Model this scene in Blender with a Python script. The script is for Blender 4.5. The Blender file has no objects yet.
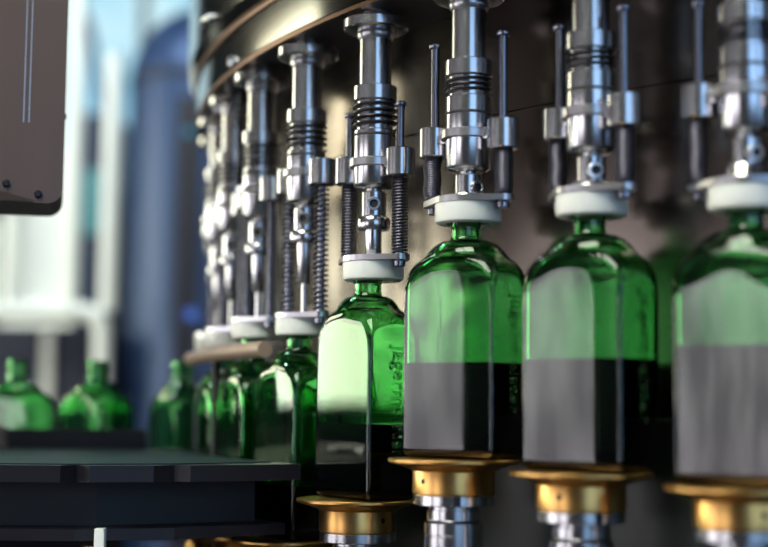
import bpy, bmesh, math, random
from math import sin, cos, pi, radians, sqrt
from mathutils import Vector, Matrix

random.seed(4)
SC = bpy.context.scene
COL = SC.collection
EYE = 1.25                     # height of the eye above the floor, metres
MM = 0.001

# ------------------------------------------------------------------ materials
def mat(name):
    m = bpy.data.materials.new(name); m.use_nodes = True
    nt = m.node_tree
    return m, nt, nt.nodes['Principled BSDF']

def principled(name, col, rough=0.4, metal=0.0, spec=0.5, ior=1.5, noise=None, aniso=0.0):
    m, nt, b = mat(name)
    b.inputs['Base Color'].default_value = (*col, 1)
    b.inputs['Roughness'].default_value = rough
    b.inputs['Metallic'].default_value = metal
    b.inputs['Specular IOR Level'].default_value = spec
    b.inputs['IOR'].default_value = ior
    if aniso: b.inputs['Anisotropic'].default_value = aniso
    if noise:                                  # (scale xyz, colour amount, roughness amount)
        sx, sy, sz, ca, ra = noise
        tc = nt.nodes.new('ShaderNodeTexCoord'); mp = nt.nodes.new('ShaderNodeMapping')
        mp.inputs['Scale'].default_value = (sx, sy, sz)
        nz = nt.nodes.new('ShaderNodeTexNoise'); nz.inputs['Scale'].default_value = 1.0
        nz.inputs['Detail'].default_value = 4
        nt.links.new(tc.outputs['Object'], mp.inputs['Vector']); nt.links.new(mp.outputs['Vector'], nz.inputs['Vector'])
        r = nt.nodes.new('ShaderNodeMapRange')
        r.inputs['To Min'].default_value = max(0.0, rough - ra); r.inputs['To Max'].default_value = rough + ra
        nt.links.new(nz.outputs['Fac'], r.inputs['Value']); nt.links.new(r.outputs['Result'], b.inputs['Roughness'])
        cr = nt.nodes.new('ShaderNodeMix'); cr.data_type = 'RGBA'
        cr.inputs['A'].default_value = (*[c * (1 - ca) for c in col], 1)
        cr.inputs['B'].default_value = (*[min(1, c * (1 + ca)) for c in col], 1)
        nt.links.new(nz.outputs['Fac'], cr.inputs['Factor']); nt.links.new(cr.outputs['Result'], b.inputs['Base Color'])
    return m

STEEL = principled('polished steel', (0.62, 0.62, 0.64), 0.22, 1.0, noise=(20, 20, 60, .04, .02))
STEEL_SOFT = principled('turned steel', (0.52, 0.52, 0.54), 0.3, 1.0, noise=(20, 20, 60, .05, .03))
STEEL_DARK = principled('spring steel', (0.11, 0.105, 0.135), 0.45, 1.0)
ROD = principled('hardened rod', (0.26, 0.27, 0.33), 0.26, 1.0)
BLACKENED = principled('blackened steel', (0.035, 0.033, 0.04), 0.35, 0.8)
BRASS = principled('brass', (0.66, 0.38, 0.12), 0.31, 1.0, noise=(30, 30, 80, .08, .03))
PLASTIC = principled('white plastic', (0.88, 0.90, 0.84), 0.42)
PLASTIC.node_tree.nodes['Principled BSDF'].inputs['Subsurface Weight'].default_value = 0.25
PLASTIC.node_tree.nodes['Principled BSDF'].inputs['Subsurface Radius'].default_value = (.004, .005, .004)
DRUM = principled('drum sheet steel', (0.135, 0.115, 0.10), 0.22, 1.0, noise=(9, 9, 1.2, .1, .03))
RIM = principled('rim steel', (0.22, 0.215, 0.20), 0.12, 1.0, noise=(4, 4, 90, .06, .02))
SKIRT = principled('dark green skirt', (0.018, 0.025, 0.02), 0.38, 0.2)
UNDER = principled('rim underside', (0.10, 0.09, 0.095), 0.5, 0.7)
BRONZE = principled('bronze seal', (0.17, 0.095, 0.065), 0.35, 1.0)
LIQUID = principled('dark liqueur', (0.006, 0.003, 0.005), 0.12, 0.0, spec=0.15, ior=1.36)
HOUSE = principled('housing sheet steel', (0.125, 0.088, 0.078), 0.45, 0.45, spec=0.3, noise=(60, 6, 3, .12, .05))
DECK = principled('dark deck plate', (0.011, 0.010, 0.015), 0.4, 0.0, spec=0.3, noise=(20, 20, 20, .15, .08))
DECK_TOP = principled('deck wear plate', (0.010, 0.028, 0.028), 0.55, 0.0, spec=0.08, noise=(25, 25, 8, .25, .1))
TAN = principled('tan plastic', (0.34, 0.24, 0.18), 0.45)
WHITEPAINT = principled('white enamel', (0.92, 0.93, 0.87), 0.35)
NAVY = principled('navy enamel', (0.022, 0.026, 0.05), 0.4)
TANKBLUE = principled('blue grey tank', (0.045, 0.085, 0.20), 0.42, 0.3, noise=(3, 3, .5, .25, .08))
CABBLUE = principled('dark cabinet', (0.018, 0.034, 0.08), 0.4)
TEAL = principled('teal paint', (0.10, 0.32, 0.36), 0.45)
WALLM = principled('dark plaster', (0.03, 0.032, 0.045), 0.8, noise=(2, 2, 2, .2, .05))
FLOORM = principled('concrete floor', (0.09, 0.085, 0.08), 0.55, noise=(3, 3, 3, .25, .1))
FRAMEM = principled('window frame paint', (0.72, 0.74, 0.72), 0.45)
LIP = principled('dark brown sheet', (0.05, 0.034, 0.03), 0.6, spec=.2)  # darker brown for the housing's lower lip
RUBBER = principled('dark rubber', (0.02, 0.02, 0.022), 0.6)

def glass():
    m, nt, b = mat('green bottle glass')
    b.inputs['Base Color'].default_value = (0.86, 1.0, 0.88, 1)
    b.inputs['Transmission Weight'].default_value = 1.0
    b.inputs['Roughness'].default_value = 0.0
    b.inputs['IOR'].default_value = 1.5
    va = nt.nodes.new('ShaderNodeVolumeAbsorption')
    va.inputs['Color'].default_value = (0.02, 0.66, 0.14, 1)
    va.inputs['Density'].default_value = 310.0
    nt.links.new(va.outputs['Volume'], nt.nodes['Material Output'].inputs['Volume'])
    return m
GLASS = glass()

def daylight(name, c1, c2, strength, scale=1.2):
    """frosted pane lit by the day outside"""
    m = bpy.data.materials.new(name); m.use_nodes = True; nt = m.node_tree
    nt.nodes.clear()
    o = nt.nodes.new('ShaderNodeOutputMaterial'); e = nt.nodes.new('ShaderNodeEmission')
    tc = nt.nodes.new('ShaderNodeTexCoord'); nz = nt.nodes.new('ShaderNodeTexNoise')
    nz.inputs['Scale'].default_value = scale; nz.inputs['Detail'].default_value = 2
    cr = nt.nodes.new('ShaderNodeValToRGB')
    cr.color_ramp.elements[0].position = .38; cr.color_ramp.elements[0].color = (*c1, 1)
    cr.color_ramp.elements[1].position = .62; cr.color_ramp.elements[1].color = (*c2, 1)
    nt.links.new(tc.outputs['Object'], nz.inputs['Vector']); nt.links.new(nz.outputs['Fac'], cr.inputs['Fac'])
    nt.links.new(cr.outputs['Color'], e.inputs['Color']); e.inputs['Strength'].default_value = strength
    nt.links.new(e.outputs['Emission'], o.inputs['Surface'])
    return m
def lampmat(name, c, s):
    m = bpy.data.materials.new(name); m.use_nodes = True; nt = m.node_tree; nt.nodes.clear()
    o = nt.nodes.new('ShaderNodeOutputMaterial'); e = nt.nodes.new('ShaderNodeEmission')
    e.inputs['Color'].default_value = (*c, 1); e.inputs['Strength'].default_value = s
    nt.links.new(e.outputs['Emission'], o.inputs['Surface']); return m

# ------------------------------------------------------------------ mesh helpers (units: millimetres -> metres)
def mesh_from(bm, name, m, smooth=True, angle=32):
    bmesh.ops.recalc_face_normals(bm, faces=bm.faces)
    me = bpy.data.meshes.new(name); bm.to_mesh(me); bm.free()
    me.materials.append(m)
    if smooth:
        me.shade_smooth(); me.set_sharp_from_angle(angle=radians(angle))
    return me

def link(name, me, parent=None, loc=None):
    o = bpy.data.objects.new(name, me); COL.objects.link(o)
    if parent is not None: o.parent = parent
    if loc is not None: o.location = loc
    return o

def obj(name, bm, m, parent=None, smooth=True, angle=32):
    return link(name, mesh_from(bm, name, m, smooth, angle), parent)

def empty(name, loc, rz=0.0):
    o = bpy.data.objects.new(name, None); COL.objects.link(o)
    o.location = loc; o.rotation_euler = (0, 0, rz); o.empty_display_size = .02
    return o

def tag(o, label, cat, group=None, kind=None):
    o['label'] = label; o['category'] = cat
    if group: o['group'] = group
    if kind: o['kind'] = kind
    return o

def struct(name, bm, m, smooth=False):
    o = obj(name, bm, m, None, smooth); o['kind'] = 'structure'; return o

def lathe(bm, prof, seg=48, cx=0, cy=0, a0=0.0, a1=2 * pi, M=None):
    """prof: [(r, z)] mm"""
    closed = abs(a1 - a0 - 2 * pi) < 1e-6
    n = seg if closed else seg + 1
    rings = []
    for r, z in prof:
        if r < 1e-6:
            rings.append([bm.verts.new((cx * MM, cy * MM, z * MM))])
        else:
            rings.append([bm.verts.new(((cx + r * cos(a0 + (a1 - a0) * k / seg)) * MM, (cy + r * sin(a0 + (a1 - a0) * k / seg)) * MM, z * MM)) for k in range(n)])
    for A, B in zip(rings[:-1], rings[1:]):
        for k in range(seg):
            k2 = (k + 1) % n
            if len(A) == 1 and len(B) == 1: continue
            if len(A) == 1: bm.faces.new((A[0], B[k], B[k2]))
            elif len(B) == 1: bm.faces.new((A[k], A[k2], B[0]))
            else: bm.faces.new((A[k], A[k2], B[k2], B[k]))
    vs = [v for r in rings for v in r]
    if M is not None: bmesh.ops.transform(bm, matrix=M, verts=vs)
    return rings

def box(bm, x0, x1, y0, y1, z0, z1, M=None, bev=0.0):
    """metres"""
    vs = [bm.verts.new((x, y, z)) for x in (x0, x1) for y in (y0, y1) for z in (z0, z1)]
    F = [(0, 1, 3, 2), (4, 6, 7, 5), (0, 4, 5, 1), (2, 3, 7, 6), (0, 2, 6, 4), (1, 5, 7, 3)]
    fs = [bm.faces.new([vs[i] for i in f]) for f in F]
    if bev > 0:
        es = list({e for f in fs for e in f.edges})
        r = bmesh.ops.bevel(bm, geom=es, offset=bev, segments=2, affect='EDGES', profile=.6)
        vs = list({v for f in r['faces'] for v in f.verts} | {v for v in vs if v.is_valid})
    if M is not None: bmesh.ops.transform(bm, matrix=M, verts=[v for v in vs if v.is_valid])

def tube(bm, pts, r, seg=8, caps=True):
    """pts, r in mm"""
    P = [Vector(p) for p in pts]
    rings = []
    up = Vector((0, 0, 1))
    prev = None
    for i, p in enumerate(P):
        t = (P[min(i + 1, len(P) - 1)] - P[max(i - 1, 0)]).normalized()
        if prev is None:
            a = t.orthogonal().normalized()
        else:
            a = (prev - t * prev.dot(t)).normalized()
        prev = a
        b = t.cross(a)
        rings.append([bm.verts.new((p + (a * cos(2 * pi * k / seg) + b * sin(2 * pi * k / seg)) * r) * MM) for k in range(seg)])
    for A, B in zip(rings[:-1], rings[1:]):
        for k in range(seg):
            bm.faces.new((A[k], A[(k + 1) % seg], B[(k + 1) % seg], B[k]))
    if caps:
        bm.faces.new(rings[0]); bm.faces.new(rings[-1])

def helix(bm, cx, cy, z0, z1, R, wire, turns, bow=(0, 0), n=18, seg=6):
    N = int(turns * n)
    pts = []
    for i in range(N + 1):
        t = i / N; a = 2 * pi * turns * t
        k = sin(pi * t) + .35 * sin(3 * pi * t)
        pts.append((cx + R * cos(a) + bow[0] * k, cy + R * sin(a) + bow[1] * k, z0 + (z1 - z0) * t))
    tube(bm, pts, wire, seg)

def prism(bm, poly, z0, z1):
    """poly in mm"""
    A = [bm.verts.new((x * MM, y * MM, z0 * MM)) for x, y in poly]
    B = [bm.verts.new((x * MM, y * MM, z1 * MM)) for x, y in poly]
    bm.faces.new(A[::-1]); bm.faces.new(B)
    n = len(poly)
    for i in range(n):
        bm.faces.new((A[i], A[(i + 1) % n], B[(i + 1) % n], B[i]))

def hull(circles, n=72):
    """outline round several circles (x, y, r)"""
    out = []
    for k in range(n):
        a = 2 * pi * k / n
        best = max(circles, key=lambda c: c[0] * cos(a) + c[1] * sin(a) + c[2])
        out.append((best[0] + best[2] * cos(a), best[1] + best[2] * sin(a)))
    return out

# ------------------------------------------------------------------ the carousel's layout (mm, eye at origin, y = depth)
CX, CY, RR = 920.57, 1843.75, 1132.1
A0, DA = radians(-37.288), radians(-6.0193)
def around(i, off=0.0):
    a = A0 + i * DA
    return CX + (RR + off) * sin(a), CY - (RR + off) * cos(a), a
def W(x, y, z): return Vector((x * MM, y * MM, z * MM + EYE))

# ------------------------------------------------------------------ rotary turret
turret = empty('rotary_turret', (CX * MM, CY * MM, 0))
tag(turret, 'large round steel carousel drum whose rim carries the row of filling heads', 'machine turret')
E0 = EYE * 1000
def tl(name, prof, m, seg=256, angle=25):
    bm = bmesh.new(); lathe(bm, [(r, z + E0) for r, z in prof], seg); return obj(name, bm, m, turret, angle=angle)
Rw = RR - 60
tl('drum_wall', [(Rw, -1250), (Rw, 235.6), (Rw - 2.2, 236.1), (Rw - 2.2, 237.6), (Rw, 238.1), (Rw, 331)], DRUM)
tl('lower_skirt', [(Rw, -1250), (Rw + 3, -1250), (Rw + 3, -8), (Rw + 2, -6), (Rw, -5)], SKIRT)
tl('rim_underside', [(Rw - 3, 330.5), (RR + 17, 330.5), (RR + 17, 336), (Rw - 3, 336)], UNDER)
tl('seal_strip', [(RR + 15, 329), (RR + 20.5, 329), (RR + 20.5, 332.5), (RR + 15, 332.5)], BRONZE)
tl('rim_band', [(RR + 15, 332.5), (RR + 19, 332.5), (RR + 20, 334), (RR + 20, 369), (RR + 18.5, 370.5), (RR + 15, 371)], RIM)
tl('seal_strip', [(RR + 14, 370.5), (RR + 22.5, 370.5), (RR + 23.5, 373), (RR + 22.5, 376), (RR + 14, 376)], BRONZE)
tl('upper_drum', [(RR + 15, 376), (RR + 24, 376), (RR + 30, 386), (RR + 31, 400), (RR + 31, 640), (RR + 20, 660), (0, 660)], RIM)
tl('lower_table', [(Rw - 4, -300), (RR + 85, -300), (RR + 88, -303), (RR + 88, -340), (RR + 70, -345), (RR + 70, -1250), (Rw - 4, -1250)], DECK)
for ang, zz, off in ((-50, 398, 31), (-35, 398, 31), (-68.5, 339, 20)):
    a = radians(ang); bm = bmesh.new()
    n = Vector((sin(a), -cos(a), 0))
    M = Matrix.Translation(n * (RR + off) * MM + Vector((0, 0, (zz + E0) * MM))) @ n.to_track_quat('Z', 'Y').to_matrix().to_4x4()
    lathe(bm, [(0, 5), (4, 5), (6.5, 3.4), (7, 0)], 24, M=M)
    obj('bolt', bm, STEEL, turret)
bm = bmesh.new()
tube(bm, [((RR + 30 + o_) * sin(radians(d_)), -(RR + 30 + o_) * cos(radians(d_)), E0 + 392) for d_, o_ in ((-71.9, -2), (-71.8, 5), (-71.5, 8), (-70.6, 8), (-70.3, 5), (-70.2, -2))], 3.6, 12)
obj('grip', bm, STEEL, turret)

# ------------------------------------------------------------------ filling heads
#        plate z, arm angle, screw azimuth, coil bottom z
HEAD = [(150, 38, 18, 238), (155, 55, 8, 238), (160, 41, 36, 238), (124, 50, 0, 229), (83, 61, -6, 229), (85, 65, -4, 229), (81, 67, -5, 229), (81, 70, -5, 229), (81, 74, -5, 229)]
HLAB = ['steel filling head cut off by the right picture edge, its springs squeezed short',
        'steel filling head second in from the right picture edge, with bright white cap',
        'sharply focused steel filling head, third in from the right edge, with bowed dark springs',
        'steel filling head with its spiral springs half stretched above the bottle showing embossed letters',
        'blurred steel filling head with long thin springs, directly behind the half-stretched one',
        'blurred steel filling head with low white cap, second behind the half-stretched one',
        'very blurred steel filling head, third behind the half-stretched one',
        'very blurred steel filling head nearest the curving rim edge, fourth behind the half-stretched one',
        'very blurred steel filling head mostly hidden, last of the row round the bend']
T = 33.0
def shared(name, fn, m, angle=32):
    bm = bmesh.new(); fn(bm); return mesh_from(bm, name, m, True, angle)
flange_me = shared('mounting_flange', lambda b: lathe(b, [(0, 330.4), (13, 330.4), (13, 323), (26, 323), (27.2, 322), (27.2, 315), (26, 313.8), (14, 312.8), (0, 312.8)]), STEEL)
neckr_me = shared('neck_ring', lambda b: lathe(b, [(0, 313), (15, 313), (15.6, 312), (15.6, 309), (14, 306), (0, 306)]), STEEL_SOFT)
sleeve_me = shared('upper_sleeve', lambda b: lathe(b, [(0, 307), (13.4, 307), (13.4, 266.5), (0, 266.5)]), STEEL)
def shaft_me(zc):
    def f(b):
        lathe(b, [(0, 266.5), (17.4, 266.5), (18.1, 265.8), (18.1, 254.6), (17.6, 254), (15.2, 253.4), (15.2, zc + .6), (17, zc), (17.3, zc - .4), (17.3, 226), (16.2, 225.6), (16.2, 224.2), (17.3, 223.8),
                  (17.3, 184), (16.6, 182.6), (14, 180.6), (13, 180.2), (0, 180.2)])
    return shared('head_body', f, STEEL)
shaft_short, shaft_long = shaft_me(238), shaft_me(229)
def coil_me(zc): return shared('sleeve_spring', lambda b: helix(b, 0, 0, zc + 1.5, 252.6, 17.3 if zc > 235 else 17.6, .95 if zc > 235 else 1.25, 3.2 if zc > 235 else 4.2, n=40, seg=8), BLACKENED)
coil_short, coil_long = coil_me(238), coil_me(229)
groove_me = shared('seal_ring', lambda b: lathe(b, [(16.4, 224), (17.2, 223.9), (17.6, 224.9), (17.2, 225.9), (16.4, 225.8)]), RUBBER)
def collar(b):
    lathe(b, [(17.35, 205), (20.6, 205), (21.2, 205.6), (21.2, 211.4), (20.6, 212), (17.35, 212)])
    for s in (-1, 1):
        box(b, *sorted((s * .018, s * .0285)), -.006, .006, .2035, .2125, bev=.0012)
collar_me = shared('clamp_collar', collar, STEEL_SOFT)
bush_me = shared('guide_bush', lambda b: lathe(b, [(3.3, 217.5), (11, 217.5), (12, 216.6), (12, 195.4), (11, 194.5), (3.3, 194.5)], 36), STEEL)
rod_me = shared('guide_rod', lambda b: lathe(b, [(0, -10), (4.6, -10), (5, -9.4), (5, -5.6), (4.6, -5), (3.2, -5), (3.2, 121), (4.6, 121.2), (5.1, 122), (5.1, 124), (4.2, 125.2), (0, 125.2)], 24), ROD)
block_me = shared('screw_block', lambda b: lathe(b, [(0, 182), (6.6, 182), (6.6, 178.6), (9.4, 178.2), (10.2, 177.2), (10.2, 158), (11, 157), (13, 156), (13.6, 154.6), (13.6, 149), (12.6, 146.4), (0, 146.2)], 40), STEEL)
screw_me = shared('socket_screw', lambda b: lathe(b, [(5.6, -4), (5.6, 1.8), (5.0, 2.3), (3.5, 2.3), (3.3, 2.0)], 24), STEEL_SOFT)
socket_me = shared('hex_socket', lambda b: lathe(b, [(3.35, 2.1), (3.2, .5), (0, .5)], 6), RUBBER)  # shade inside the socket is put into the dark colour

def piston(b, p):
    if p < 146:
        bot = max(110, p - 3)
        pr = [(0, 148), (6.7, 148), (6.7, bot + .8), (6.2, bot)]
        if p < 110: pr += [(2.4, bot), (2.4, p - 3), (0, p - 3)]
        else: pr += [(0, bot)]
        lathe(b, pr, 32)
    else:
        lathe(b, [(0, 160), (13, 160), (15.4, p + 2.6), (16, p + 1.6), (16, p - 1), (0, p - 1)], 40)

for i, (p, arm, scr, zc) in enumerate(HEAD):
    x, y, a = around(i, (-2.2, -2.2, -2.2, -2.2, -2.2, -3.5, -6, -7.5, -9)[i])
    h = empty('filling_head', W(x, y, 0))
    tag(h, HLAB[i], 'filling head', 'filling heads round the turret rim')
    link('mounting_flange', flange_me, h); link('neck_ring', neckr_me, h); link('upper_sleeve', sleeve_me, h)
    link('head_body', shaft_short if zc > 235 else shaft_long, h)
    link('sleeve_spring', coil_short if zc > 235 else coil_long, h)
    link('seal_ring', groove_me, h)
    ar = -radians(arm)
    dz = -7 if i == 3 else 0
    c = link('clamp_collar', collar_me, h, (0, 0, dz * MM)); c.rotation_euler = (0, 0, ar)
    b = link('screw_block', block_me, h)
    sa = radians(-90 + scr)
    n = Vector((cos(sa), sin(sa), 0))
    s = link('socket_screw', screw_me, b); s.location = n * .0102 + Vector((0, 0, .1672))
    s.rotation_euler = n.to_track_quat('Z', 'Y').to_euler()
    k = link('hex_socket', socket_me, b); k.location = s.location; k.rotation_euler = s.rotation_euler
    bm = bmesh.new(); piston(bm, p); obj('piston_rod' if p < 146 else 'seat_flange', bm, STEEL, h)
    ca, sn = cos(ar), sin(ar)
    bm = bmesh.new(); prism(bm, [(ca * X - sn * Y, sn * X + ca * Y) for X, Y in hull([(0, 0, 26), (T, 0, 8.5), (-T, 0, 8.5)])], p - 4.5, p)
    obj('pressure_plate', bm, STEEL_SOFT, h)
    bm = bmesh.new()
    lathe(bm, [(0, p - 4.4), (24.6, p - 4.4), (25.3, p - 5.2), (25.3, p - 17), (24.6, p - 19), (22.5, p - 20), (17.5, p - 20), (16.8, p - 19.4), (16.8, p - 8.6), (0, p - 8.6)], 56)
    cap = obj('sealing_cap', bm, PLASTIC, h); cap['label'] = 'round white plastic sealing cap'
    for sgn in (-1, 1):
        ox, oy = sgn * T * ca, sgn * T * sn
        link('guide_bush', bush_me, h, (ox * MM, oy * MM, dz * MM))
        link('guide_rod', rod_me, h, (ox * MM, oy * MM, p * MM))
        bm = bmesh.new()
        squeezed = p > 140
        bw = (sgn * 1.9 * ca + 1.2 * sn, sgn * 1.9 * sn - 1.2 * ca) if squeezed else (0, 0)
        helix(bm, ox, oy, p + .9, 195.2 + dz, 5.9 if not squeezed else 6.1, .95, 25, bw, n=18)
        obj('compression_spring', bm, STEEL_DARK, h)

# ------------------------------------------------------------------ bottle platforms
BASE = [p - 197 for p, *_ in HEAD]
BASE[5], BASE[6], BASE[7], BASE[8] = -120, -128, -155, -155
PL_SCREW = [12, -36, -50, 43, 30, 0, 0, 0, 0]
PLAB = ['brass lift platform under the bottle at the right picture edge', 'brass lift platform with dark screw hole, under the second bottle from the right edge',
        'brass lift platform under the sharply focused bottle with grey reflection, steel post below',
        'brass lift platform under the bottle with bright white front face', 'lowest near brass lift platform, only its disc top showing at the bottom',
        'blurred brass platform disc under the dark deck, beside the lowest near platform', 'blurred brass platform disc at the bottom below the dark deck tip']
disc_me = shared('platform_disc', lambda b: lathe(b, [(0, 0), (44, 0), (45, -.4), (46, .1), (48.6, .1), (49.2, -.6), (49.2, -2.2), (48, -3.2), (40, -5.2), (33, -7.6), (31, -9), (0, -9)], 72), BRASS)
hub_me = shared('brass_hub', lambda b: lathe(b, [(0, -8), (30.4, -8), (30.8, -9), (30.8, -25.2), (30, -26), (0, -26)], 56), BRASS)
def ringc(b):
    lathe(b, [(0, -26), (29.6, -26), (30.3, -26.8), (30.3, -33.4), (29.6, -34), (0, -34)], 56)
ring_me = shared('locking_ring', ringc, STEEL)
hole_me = shared('set_screw_hole', lambda b: lathe(b, [(0, .25), (2.0, .25), (2.3, -.5), (2.3, -2)], 20), BLACKENED)  # dark disc painted in for the shaded screw hole in the hub
notch_me = shared('ring_notch', lambda b: box(b, -.0025, .0025, -.0012, .0006, -.0036, .0036), BLACKENED)
for i in range(7):
    x, y, a = around(i, 11 if i < 5 else 6)
    z = BASE[i]
    pl = empty('lift_platform', W(x, y, z))
    tag(pl, PLAB[i], 'bottle platform', 'lift platforms under the bottles')
    link('platform_disc', disc_me, pl); hb = link('brass_hub', hub_me, pl); rg = link('locking_ring', ring_me, pl)
    for me, par, r, zz, az in ((hole_me, hb, 30.7, -16, PL_SCREW[i]), (notch_me, rg, 30.2, -30, PL_SCREW[i] + 52)):
        sa = radians(-90 + az); n = Vector((cos(sa), sin(sa), 0))
        o = link(me.name.split('.')[0], me, par); o.location = n * r * MM + Vector((0, 0, zz * MM))
        if me is hole_me: o.rotation_euler = n.to_track_quat('Z', 'Y').to_euler()
        else: o.rotation_euler = (0, 0, sa + pi / 2)
    bm = bmesh.new(); L = -300 - z
    lathe(bm, [(0, -33), (20, -33), (20, -35), (19, -35.6), (19, -37), (20.2, -37.6), (20.2, -44.5), (19.4, -45.2), (21, -46), (22, -47), (22, -55), (21.4, -55.5), (21.4, -56.6), (22, -57), (22, L), (0, L)], 48)
    obj('lift_piston', bm, STEEL, pl)

# ------------------------------------------------------------------ bottles
HX, HY, RC = 41.3, 24.2, 2.7
TOP = 188.0
def section(z, hx, hy, rx, ry, n=7, bulge=1.1):
    """one level of the bottle: a rounded oblong with elliptical corners"""
    out = []
    for cxs, cys, a in ((1, 1, 0), (-1, 1, 90), (-1, -1, 180), (1, -1, 270)):
        for k in range(n):
            t = radians(a + 90 * k / (n - 1))
            out.append((cxs * (hx - rx) + rx * cos(t), cys * (hy - ry) + ry * sin(t), z))
        L = hx - rx
        if a in (0, 180):                      # the broad faces are very slightly convex
            for f in (.955, .75, .5, .25, 0, -.25, -.5, -.75, -.955):
                out.append((cxs * L * f, cys * (hy + bulge * min(1, L / 20) * (1 - f * f)), z))
        else:
            W2 = hy - ry
            for f in (.92, .4, -.4, -.92):
                out.append((cxs * hx, -cxs * W2 * f, z))
    return out
def outer_profile():
    S = [(0.0, HX - 6, HY - 6, RC - .8, RC - .8), (.9, HX - 3, HY - 3, RC - .5, RC - .5), (2.6, HX - 1, HY - 1, RC, RC), (6, HX, HY, RC, RC)]
    S += [(z, HX, HY, RC, RC) for z in (7.5, 10, 30, 60, 85, 100, 106)]
    zs = [109 + 1.6 * k for k in range(26)] + [150, 151.5, 153, 154.5, 156, 157.5, 159, 160.5, 161.8, 162.8, 163.5, 164]
    for z in zs:
        e = max(0.0, min(1.0, (z - 129) / 35))
        hx = 12.4 + (HX - 12.4) * max(0.0, 1 - e ** 2.15) ** .5
        u = max(0.0, min(1.0, (z - 139) / 25))
        hy = 12.4 + (HY - 12.4) * max(0.0, 1 - u ** 2.2) ** .5
        w = (HX - RC) * max(0.0, 1 - max(0.0, (z - 110) / 42) ** 2.4) ** .5      # arched edge of the broad panel
        d = (HY - RC) * max(0.0, 1 - max(0.0, (z - 118) / 31) ** 2.3) ** .5      # arched edge of the narrow panel
        S.append((z, hx, hy, min(hx, max(RC, hx - w)), min(hy, max(RC, hy - d))))
    S += [(z, r, r, r, r) for z, r in ((165.2, 11.7), (168, 11.3), (174, 11.2), (175.5, 12.4), (178, 12.6), (179.5, 11.4), (181, 11.3), (186.8, 11.3), (188, 10.4))]
    return S
OUT = outer_profile()
WALL = 3.0
def inner_profile(d=0.0, top=None):
    """cavity, d mm larger than the true inside"""
    S = [(7.0 - d, 9, 6, 5, 5), (6.4 - d, HX - 14, HY - 10, 5, 5), (6.8 - d, HX - 8, HY - 7.5, 5, 5), (10, HX - WALL - 1 + d, HY - WALL - 1 + d, RC, RC)]
    last = 10
    for z, hx, hy, rx, ry in OUT[6:]:
        z2 = z - (2.2 * min(1, (z - 126) / 20) if 126 < z < 164.5 else 0)
        if z2 <= last + .05: continue
        a, b = hx - WALL + d, hy - WALL + d
        S.append((z2, a, b, min(a, max(2.2, rx - WALL * .5)) if rx < hx - .01 else a, min(b, max(2.2, ry - WALL * .5)) if ry < hy - .01 else b))
        last = z2
    return S
def loft(bm, S, n=7):
    rings = [[bm.verts.new((x * MM, y * MM, z * MM)) for x, y, z in section(*s, n)] for s in S]
    m = len(rings[0])
    for A, B in zip(rings[:-1], rings[1:]):
        for k in range(m):
            bm.faces.new((A[k], A[(k + 1) % m], B[(k + 1) % m], B[k]))
    return rings
def weld(bm): bmesh.ops.remove_doubles(bm, verts=bm.verts, dist=2e-6)
def bottle_bm():
    bm = bmesh.new()
    ro = loft(bm, OUT)
    bm.faces.new(ro[0])
    ri = loft(bm, inner_profile())
    bm.faces.new(ri[0])
    A, B = ro[-1], ri[-1]; m = len(A)
    for k in range(m): bm.faces.new((A[k], A[(k + 1) % m], B[(k + 1) % m], B[k]))
    weld(bm)
    return bm
bottle_me = mesh_from(bottle_bm(), 'glass_body', GLASS, True, 38)

def interp(S, z):
    for s0, s1 in zip(S[:-1], S[1:]):
        if s0[0] <= z <= s1[0] and s1[0] > s0[0]:
            t = (z - s0[0]) / (s1[0] - s0[0]); return tuple(u + (v - u) * t for u, v in zip(s0, s1))
    return S[-1]
def liquid_me(level):
    S = inner_profile(.35)
    P = [s for s in S[:4]] + [s for s in S[4:] if s[0] < level - 1]
    P = [(max(s[0], 5.6), *s[1:]) for s in P]
    e = interp(S, level); P.append((level, *e[1:]))
    bm = bmesh.new(); r = loft(bm, P); bm.faces.new(r[0]); bm.faces.new(r[-1]); weld(bm)
    return mesh_from(bm, 'liquid', LIQUID, True, 40)

# raised lettering that runs down the narrow face
def letter_mesh():
    c = bpy.data.curves.new('lettering', 'FONT'); c.body = 'J\u00e4germeister'
    c.size = .0172; c.extrude = .0007; c.bevel_depth = .00025; c.offset = -.0002; c.bevel_resolution = 1; c.align_x = 'CENTER'; c.align_y = 'CENTER'
    c.space_character = 1.02
    o = bpy.data.objects.new('lettering', c); COL.objects.link(o)
    dg = bpy.context.evaluated_depsgraph_get(); dg.update()
    me = bpy.data.meshes.new_from_object(o.evaluated_get(dg)); me.name = 'embossed_lettering'
    bpy.data.objects.remove(o)
    me.materials.clear(); me.materials.append(GLASS)
    return me
letter_me = letter_mesh()

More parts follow.
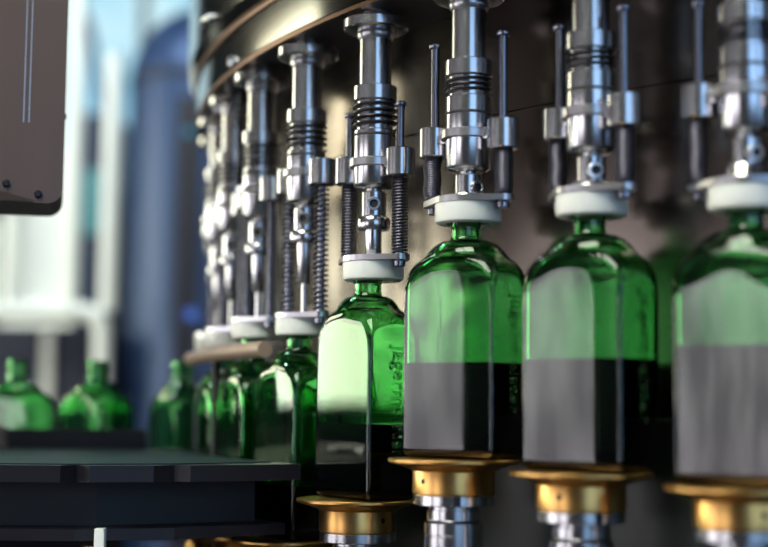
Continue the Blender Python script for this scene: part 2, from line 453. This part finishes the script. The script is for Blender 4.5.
def make_bottle(x, y, z, psi, level, label, group, tilt=0.0, letters=True, tdir=0.0):
    b = empty('green_glass_bottle', W(x, y, z))
    b.rotation_euler = (0, tilt, -psi)
    # broad face normal is -Y before turning; turned by -psi it faces left
    tag(b, label, 'bottle', group)
    link('glass_body', bottle_me, b)
    if letters:
        for s in (1,):
            t = link('embossed_lettering', letter_me, b)
            X = Vector((0, 0, -1)); Zn = Vector((s, 0, 0)); Y = Zn.cross(X)
            M = Matrix((X, Y, Zn)).transposed().to_4x4()
            t.matrix_local = Matrix.Translation((s * (HX + 1.05) * MM, s * .003, .078)) @ M
    if level:
        l = link('liquid', liquid_me(level), b); l['label'] = 'dark brown liquid inside the bottle'
    return b
PSI = [34, 42, 38, 57, 61, 67, 72]
LEVEL = [89, 77, 71, 60, 46, None, None]
BOFF = [0, 0, 0, 3, 2, 1, 1]
BLAB = ['half-full green bottle cut off by the right picture edge, grey reflection across its front',
        'green bottle about half full of dark liquid, second in from the right picture edge',
        'sharply focused green bottle with lettering on its narrow side and grey lower half',
        'green bottle a third full, its front mirroring a bright white window',
        'green bottle with a pale arched reflection on its front, behind the white-fronted one',
        'blurred green bottle with sparkling shoulder, behind the arched-reflection bottle',
        'blurred green bottle half hidden, at the end of the row below the white caps']
for i in range(7):
    x, y, a = around(i, BOFF[i])
    z = BASE[i] + .2
    make_bottle(x, y, z, radians(PSI[i]), LEVEL[i], BLAB[i], 'bottles on the lift platforms')

# ------------------------------------------------------------------ infeed side
def arc(off, d0, d1, n):
    return [(CX + (RR + off) * sin(radians(d0 + (d1 - d0) * k / n)), CY - (RR + off) * cos(radians(d0 + (d1 - d0) * k / n))) for k in range(n + 1)]
deck = empty('transfer_deck', (-.40, 1.38, 0))
tag(deck, 'dark two-tier metal deck curving round the carousel in front of the blurred bottles', 'machine deck')
def dk(name, poly, z0, z1, m):
    bm = bmesh.new(); prism(bm, [(x + 400, y - 1380) for x, y in poly], z0 + E0, z1 + E0)
    bmesh.ops.triangulate(bm, faces=[f for f in bm.faces if len(f.verts) > 4])
    return obj(name, bm, m, deck, smooth=False)
inner = arc(33, -58.0, -79.0, 24)
front = [(-640, 1140), (-420, 1143), (-250, 1147), (-240, 1160), (-228, 1150), (-180, 1163), (-166, 1178), (-152, 1172)]
dk('upper_plate', inner + [(-270, 1600), (-640, 1600)] + front, -60, -47, DECK)
inner2 = arc(45, -59.5, -77.0, 20)
dk('wear_surface', inner2 + [(-290, 1590), (-630, 1590), (-630, 1152), (-250, 1158), (-165, 1186)], -47, -46, DECK_TOP)
dk('spacer', arc(50, -60.5, -77.0, 20) + [(-300, 1580), (-600, 1580), (-600, 1185), (-230, 1195)], -97, -60, RUBBER)
dk('lower_plate', arc(36, -59.0, -78.0, 24) + [(-280, 1600), (-640, 1600), (-640, 1150), (-240, 1158), (-165, 1180)], -106, -97, DECK)
bm = bmesh.new(); box(bm, -.14, .14, -.1, .1, 0, EYE - .106); obj('pedestal', bm, DECK, deck, smooth=False)
bm = bmesh.new(); lathe(bm, [(0, E0 - 41), (50, E0 - 41), (58, E0 - 43), (60, E0 - 46)], 56, -10, -40); obj('hub_cover', bm, STEEL_SOFT, deck)
bm = bmesh.new(); lathe(bm, [(0, E0 - 22), (6, E0 - 23), (8, E0 - 27), (7, E0 - 34), (9, E0 - 40), (9, E0 - 46)], 24, -4, 170)
kb = obj('knob', bm, TAN, deck); kb['label'] = 'small tan knob'
bm = bmesh.new()
prism(bm, [(x + 400, y - 1380) for x, y in [(-640, 1570), (-252, 1570), (-252, 1582), (-640, 1582)]], E0 - 46, E0 - 26)
obj('bottle_guide', bm, RUBBER, deck, smooth=False)
bm = bmesh.new(); box(bm, .178, .186, -.236, -.226, EYE - .117, EYE - .095, bev=.001); box(bm, .170, .186, -.236, -.226, EYE - .117, EYE - .110, bev=.001)
t_ = obj('bracket', bm, WHITEPAINT, deck, smooth=False); t_['label'] = 'small white bracket'

belt = empty('infeed_conveyor', (-.55, 1.70, 0))
tag(belt, 'dark conveyor bed carrying the blurred bottles behind the deck', 'conveyor')
poly = [(-1000, 1625), (-272, 1625)] + arc(26, -78.5, -84.0, 6) + [(-225, 1790), (-1000, 1790)]
bm = bmesh.new(); prism(bm, [(x + 550, y - 1700) for x, y in poly], E0 - 146, E0 - 137)
bmesh.ops.triangulate(bm, faces=[f for f in bm.faces if len(f.verts) > 4]); obj('belt_bed', bm, DECK, belt, smooth=False)
for lx in (-.35, .2):
    bm = bmesh.new(); box(bm, lx - .03, lx + .03, -.03, .03, 0, EYE - .146); obj('leg', bm, DECK, belt, smooth=False)
ILAB = ['blurred green bottle beside the row of white caps, pale arc on its front', 'blurred green bottle in the middle of the conveyor group', 'blurred green bottle cut off by the left picture edge under the white rail',]
for k, (u, yy, ps) in enumerate(((-231, 1684, 62), (-330, 1694, 42), (-424, 1700, 30))):
    make_bottle(u, yy, -136.9, radians(ps), None, ILAB[k], 'bottles waiting on the conveyor', letters=False)

guide = empty('neck_guide', W(CX, CY, 0))
tag(guide, 'curved tan guide rail under the blurred white caps', 'guide rail')
bm = bmesh.new()
tube(bm, [(x - CX, y - CY, 51.5) for x, y in arc(24, -62.6, -78, 30)], 7.5, 14)
obj('rail', bm, TAN, guide)
bm = bmesh.new(); x_, y_ = arc(21, -70.4, -70.4, 1)[0]
lathe(bm, [(0, -300), (4, -300), (4, 57), (0, 57)], 20, x_ - CX, y_ - CY); obj('post', bm, RUBBER, guide)

# ------------------------------------------------------------------ sheet steel housing, top corner
hs = empty('steel_housing', (-.2755, 1.24, 0), radians(12.4))
tag(hs, 'brownish brushed steel machine housing with rounded lower corner and bolt heads', 'machine housing')
def rounded(x0, x1, z0, z1, r, n=8):
    P = [(x0, z1), (x0, z0)]
    for k in range(n + 1):
        t = radians(-90 + 90 * k / n); P.append((x1 - r + r * cos(t), z0 + r + r * sin(t)))
    P.append((x1, z1)); return P
bm = bmesh.new()
P = rounded(-.39, 0, EYE + .171, EYE + .62, .013)
fr = [bm.verts.new((x, 0, z)) for x, z in P]; bk = [bm.verts.new((x, .09, z)) for x, z in P]
bm.faces.new(fr); bm.faces.new(bk[::-1])
for k in range(len(P)): bm.faces.new((fr[k], bk[k], bk[(k + 1) % len(P)], fr[(k + 1) % len(P)]))
obj('housing_shell', bm, HOUSE, hs, smooth=False)
bm = bmesh.new(); box(bm, -.23, -.13, .01, .08, EYE + .62, 3.2); obj('hanger', bm, HOUSE, hs, smooth=False)
for bx, bz, facing in ((-.002, .2525, 'x'), (-.0205, .1785, 'y'), (-.047, .1865, 'y')):
    bm = bmesh.new()
    n = Vector((1, 0, 0)) if facing == 'x' else Vector((0, -1, 0))
    M = Matrix.Translation((bx, .03 if facing == 'x' else 0, EYE + bz)) @ n.to_track_quat('Z', 'Y').to_matrix().to_4x4()
    lathe(bm, [(0, 3.2), (2.2, 3.2), (3.2, 2), (3.4, 0)], 20, M=M); obj('bolt', bm, BLACKENED, hs)
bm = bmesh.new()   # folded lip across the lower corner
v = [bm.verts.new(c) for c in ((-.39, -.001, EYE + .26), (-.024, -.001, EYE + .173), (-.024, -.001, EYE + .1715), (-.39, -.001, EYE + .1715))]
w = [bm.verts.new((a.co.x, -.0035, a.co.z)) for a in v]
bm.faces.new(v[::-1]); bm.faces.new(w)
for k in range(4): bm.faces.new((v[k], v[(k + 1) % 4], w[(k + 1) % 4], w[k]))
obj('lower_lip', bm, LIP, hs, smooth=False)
for xx in (-.0345, -.0300):
    bm = bmesh.new(); box(bm, xx - .0004, xx + .0004, -.0004, .001, EYE + .24, EYE + .62); obj('seam', bm, STEEL_SOFT, hs, smooth=False)

# ------------------------------------------------------------------ hall behind (blurred)
def pipe(bm, pts, r, seg=16): tube(bm, [(x * 1000, y * 1000, z * 1000) for x, y, z in pts], r * 1000, seg)
fr_ = empty('guard_frame', (-.9, 3.5, 0))
tag(fr_, 'white tubular guard frame with uprights and rounded rail, blurred behind the bottles', 'guard frame')
def fp(name, f, m=WHITEPAINT):
    bm = bmesh.new(); f(bm); return obj(name, bm, m, fr_)
zr = EYE + .222
pts = [(-.9, 0, zr)] + [(.9 - .672 - .05 + .05 * sin(radians(t)), 0, zr - .05 + .05 * cos(radians(t))) for t in range(0, 91, 15)] + [(.228, 0, 0)]
fp('rail', lambda b: pipe(b, pts, .022))
for X in (-.14, .003, .148, .2395):
    w_ = .019 if X < .2 else .022
    fp('upright', lambda b, X=X, w_=w_: pipe(b, [(X, 0, zr), (X, 0, EYE + 1.35 if X < .2 else EYE + .85)], w_))
fp('board', lambda b: box(b, .02, .14, .025, .035, zr + .01, EYE + .62))

tank = empty('round_topped_tank', (-.495, 4.0, 0))
tag(tank, 'tall dark blue round-topped vessel, blurred behind the carousel rim', 'tank')
bm = bmesh.new()
lathe(bm, [(0, E0 + 1100)] + [(212 * sin(radians(t)), E0 + 890 + 210 * cos(radians(t))) for t in range(8, 91, 8)] + [(212, E0 + 885), (212, 0)], 48)
obj('shell', bm, TANKBLUE, tank)
bm = bmesh.new(); lathe(bm, [(212, E0 + 893), (217, E0 + 891), (217, E0 + 873), (212, E0 + 871)], 48); obj('band', bm, NAVY, tank)

cab = empty('dark_cabinet', (-1.05, 3.75, 0))
tag(cab, 'dark machine cabinet with a pale strip, below and behind the white rail', 'cabinet')
bm = bmesh.new(); box(bm, -.45, .30, 0, .45, 0, EYE + .20, bev=.01); obj('cabinet_body', bm, NAVY, cab, smooth=False)
bm = bmesh.new(); box(bm, .178, .205, -.012, 0, .6, EYE + .19); obj('strip', bm, WHITEPAINT, cab, smooth=False)
sv = empty('tall_switch_cabinet', (-.90, 4.45, 0))
tag(sv, 'tall dark blue cabinet with a teal door, seen between white uprights', 'cabinet')
bm = bmesh.new(); box(bm, -.05, .068, 0, .3, 0, EYE + .90, bev=.01); obj('cabinet_body', bm, CABBLUE, sv, smooth=False)
bm = bmesh.new(); box(bm, -.03, .05, -.015, 0, EYE + .52, EYE + .72, bev=.004); obj('door', bm, TEAL, sv, smooth=False)

pole = empty('signal_post', (-.402, 3.0, 0))
tag(pole, 'slim dark post with two small blue indicator lamps beside the carousel', 'signal post')
bm = bmesh.new(); box(bm, -.03, .018, -.012, .012, 0, EYE + .64, bev=.003); obj('post', bm, NAVY, pole, smooth=False)
for X, z, r, c, s in ((.008, .187, 13, (.10, .22, .75), .75), (-.006, .565, 9, (.10, .55, .85), .5)):
    bm = bmesh.new()
    M = Matrix.Translation((X, -.012, EYE + z)) @ Vector((0, -1, 0)).to_track_quat('Z', 'Y').to_matrix().to_4x4()
    lathe(bm, [(0, r * .7), (r * .6, r * .55), (r * .92, r * .2), (r, 0)], 24, M=M)
    obj('indicator_lamp', bm, lampmat('indicator %d' % r, c, s), pole)
cb = bmesh.new(); tube(cb, [(-1200, 4600, E0 + 1900), (-1080, 4600, E0 + 1500), (-950, 4600, E0 + 1200), (-900, 4600, E0 + 930)], 14, 12)
tag(obj('overhead_pipe', cb, TANKBLUE), 'thin dark slanting pipe in front of the bright window', 'pipe')

# ------------------------------------------------------------------ hall
X0, X1, Y0, Y1, H = -2.5, 3.2, -3.0, 6.0, 3.2
bm = bmesh.new(); box(bm, X0 - .2, X1 + .2, Y0 - .2, Y1 + .2, -.1, 0); struct('floor', bm, FLOORM)
oG = (-1.9, -.3, -1.6, .6)                   # unseen roof light, added to brighten the white caps
bm = bmesh.new()
for q in ((X0 - .2, oG[0], Y0 - .2, Y1 + .2), (oG[1], X1 + .2, Y0 - .2, Y1 + .2), (oG[0], oG[1], Y0 - .2, oG[2]), (oG[0], oG[1], oG[3], Y1 + .2)):
    box(bm, *q, H, H + .1)
struct('ceiling', bm, WALLM)

def wall(name, axis, pos, out, lo, hi, openings):
    """wall slab along an axis with rectangular openings (u0,u1,z0,z1)"""
    bm = bmesh.new()
    us = sorted({lo, hi} | {o[0] for o in openings} | {o[1] for o in openings})
    zs = sorted({0, H} | {o[2] for o in openings} | {o[3] for o in openings})
    for u0, u1 in zip(us[:-1], us[1:]):
        for z0, z1 in zip(zs[:-1], zs[1:]):
            um, zm = (u0 + u1) / 2, (z0 + z1) / 2
            if any(o[0] < um < o[1] and o[2] < zm < o[3] for o in openings): continue
            p0, p1 = sorted((pos, pos + out))
            if axis == 'y': box(bm, p0, p1, u0, u1, z0, z1)
            else: box(bm, u0, u1, p0, p1, z0, z1)
    bmesh.ops.remove_doubles(bm, verts=bm.verts, dist=1e-5)
    return struct(name, bm, WALLM)
NW = [0]
def window(axis, pos, out, o, m, nu=2, nz=1, bar=.03):
    NW[0] += 1
    u0, u1, z0, z1 = o
    w = bpy.data.objects.new('window_%d' % NW[0], None); COL.objects.link(w); w['kind'] = 'structure'
    bm = bmesh.new(); mid = pos + out * .6
    d0, d1 = sorted((mid - .02, mid + .02))
    def bb(a0, a1, c0, c1, e0=d0, e1=d1):
        if axis == 'y': box(bm, e0, e1, a0, a1, c0, c1)
        else: box(bm, a0, a1, e0, e1, c0, c1)
    for k in range(nu + 1):
        c = u0 + (u1 - u0) * k / nu; bb(max(u0, c - bar), min(u1, c + bar), z0, z1)
    for k in range(nz + 1):
        c = z0 + (z1 - z0) * k / nz; bb(u0, u1, max(z0, c - bar), min(z1, c + bar))
    obj('window_frame', bm, FRAMEM, w, smooth=False)
    bm = bmesh.new(); g = pos + out * .8
    bb(u0, u1, z0, z1, *sorted((g - .004, g + .004)))
    obj('pane', bm, m, w, smooth=False)
L_A = daylight('frosted pane warm', (1.0, .96, .72), (.95, 1.0, .84), 9.0)
L_A2 = daylight('frosted pane cream', (1.0, .92, .64), (1.0, .97, .72), 8.5)
L_A3 = daylight('added roof pane', (1.0, .97, .82), (.95, 1.0, .9), 12.0)  # glowing pane of the added roof light only
L_B = daylight('frosted pane soft', (.50, .46, .51), (1.0, .95, 1.0), 4.9, 2.6)  # darker mottling painted into the glow, in place of silhouettes before the pane
L_C = daylight('frosted pane blue', (.30, .55, 1.0), (.45, .70, 1.0), 2.4)
L_D = daylight('bright outdoors', (.24, .60, .84), (.66, .93, 1.0), 1.05, 1.6)
L_E = daylight('pale yard', (.74, .80, .66), (.86, .94, .83), 1.25, 2.0)
oA = (2.6, 3.8, EYE + .66, EYE + 1.2)
oA2 = (1.62, 3.0, EYE - .0, EYE + .58)
oA3 = (3.0, 4.2, EYE + .33, EYE + .58)
oB = (.1, 1.45, EYE - .34, EYE + .45)
oB2 = (-1.9, -.36, EYE - .34, EYE + .45)
wall('wall_left', 'y', X0, -.2, Y0, Y1, [oA, oA2, oA3, oB, oB2])
window('y', X0, -.2, oA, L_A2, 1, 1, .02); window('y', X0, -.2, oB2, L_B, 1, 1, .012); window('y', X0, -.2, oA2, L_A, 1, 1, .015); window('y', X0, -.2, oA3, L_A, 1, 1, .015); window('y', X0, -.2, oB, L_B, 1, 1, .012)
NW[0] += 1
roof_fill = bpy.data.objects.new('window_%d' % NW[0], None); COL.objects.link(roof_fill); roof_fill['kind'] = 'structure'  # added roof light, a fill for the caps rather than a known window
bm = bmesh.new()
for q in ((oG[0], oG[0] + .05, oG[2], oG[3]), (oG[1] - .05, oG[1], oG[2], oG[3]), (oG[0], oG[1], oG[2], oG[2] + .05), (oG[0], oG[1], oG[3] - .05, oG[3]), (-1.125, -1.075, oG[2], oG[3])):
    box(bm, *q, H + .02, H + .07)
obj('window_frame', bm, FRAMEM, roof_fill, smooth=False)
bm = bmesh.new(); box(bm, *oG, H + .08, H + .09); obj('pane', bm, L_A3, roof_fill, smooth=False)
oD = (-2.2, -.45, EYE + .86, EYE + 1.85); oE = (-2.2, -1.07, EYE - .1, EYE + .80)
wall('wall_back', 'x', Y1, .2, X0, X1, [oD, oE])
window('x', Y1, .2, oD, L_D, 3, 1, .02); window('x', Y1, .2, oE, L_E, 2, 1, .02)
oC = (.35, 3.0, EYE - .3, EYE + 1.7)
wall('wall_front', 'x', Y0, -.2, X0, X1, [oC]); window('x', Y0, -.2, oC, L_C, 4, 2)
oF = (-2.8, -.5, EYE - .3, EYE + 1.7)
wall('wall_right', 'y', X1, .2, Y0, Y1, [oF]); window('y', X1, .2, oF, L_C, 3, 2)

# ------------------------------------------------------------------ world, camera, view
w = bpy.data.worlds.new('World'); SC.world = w; w.use_nodes = True
w.node_tree.nodes['Background'].inputs['Color'].default_value = (.55, .75, 1, 1)
w.node_tree.nodes['Background'].inputs['Strength'].default_value = .5

ld = bpy.data.lights.new('added_frame_lamp', 'AREA'); ld.shape = 'RECTANGLE'; ld.size = 1.4; ld.size_y = .25  # unseen lamp, added to brighten the white guard frame
ld.energy = 34; ld.color = (.78, .93, 1.0)
lo = bpy.data.objects.new('added_frame_lamp', ld); COL.objects.link(lo); lo.location = (-1.0, 2.75, 3.1); lo.rotation_euler = (radians(25), 0, 0)

cd = bpy.data.cameras.new('camera'); cam = bpy.data.objects.new('camera', cd); COL.objects.link(cam)
th, ro = .09178, .01047
F = Vector((0, cos(th), sin(th))); U = Vector((0, -sin(th), cos(th))); Rt = Vector((1, 0, 0))
R2 = Rt * cos(ro) + U * sin(ro); U2 = U * cos(ro) - Rt * sin(ro)
cam.matrix_world = Matrix.Translation((0, 0, EYE)) @ Matrix((R2, U2, -F)).transposed().to_4x4()
cd.sensor_width = 36; cd.lens = 1463 / 768 * 36; cd.clip_start = .05
cd.dof.use_dof = True; cd.dof.focus_distance = 1.165; cd.dof.aperture_fstop = 2.7
SC.camera = cam
SC.view_settings.view_transform = 'Standard'; SC.view_settings.look = 'None'
SC.view_settings.exposure = 0.0; SC.view_settings.gamma = 1.0; SC.view_settings.use_curve_mapping = False
SC.cycles.max_bounces = 16; SC.cycles.transmission_bounces = 14; SC.cycles.glossy_bounces = 6; SC.cycles.diffuse_bounces = 3
SC.cycles.sample_clamp_indirect = 6.0
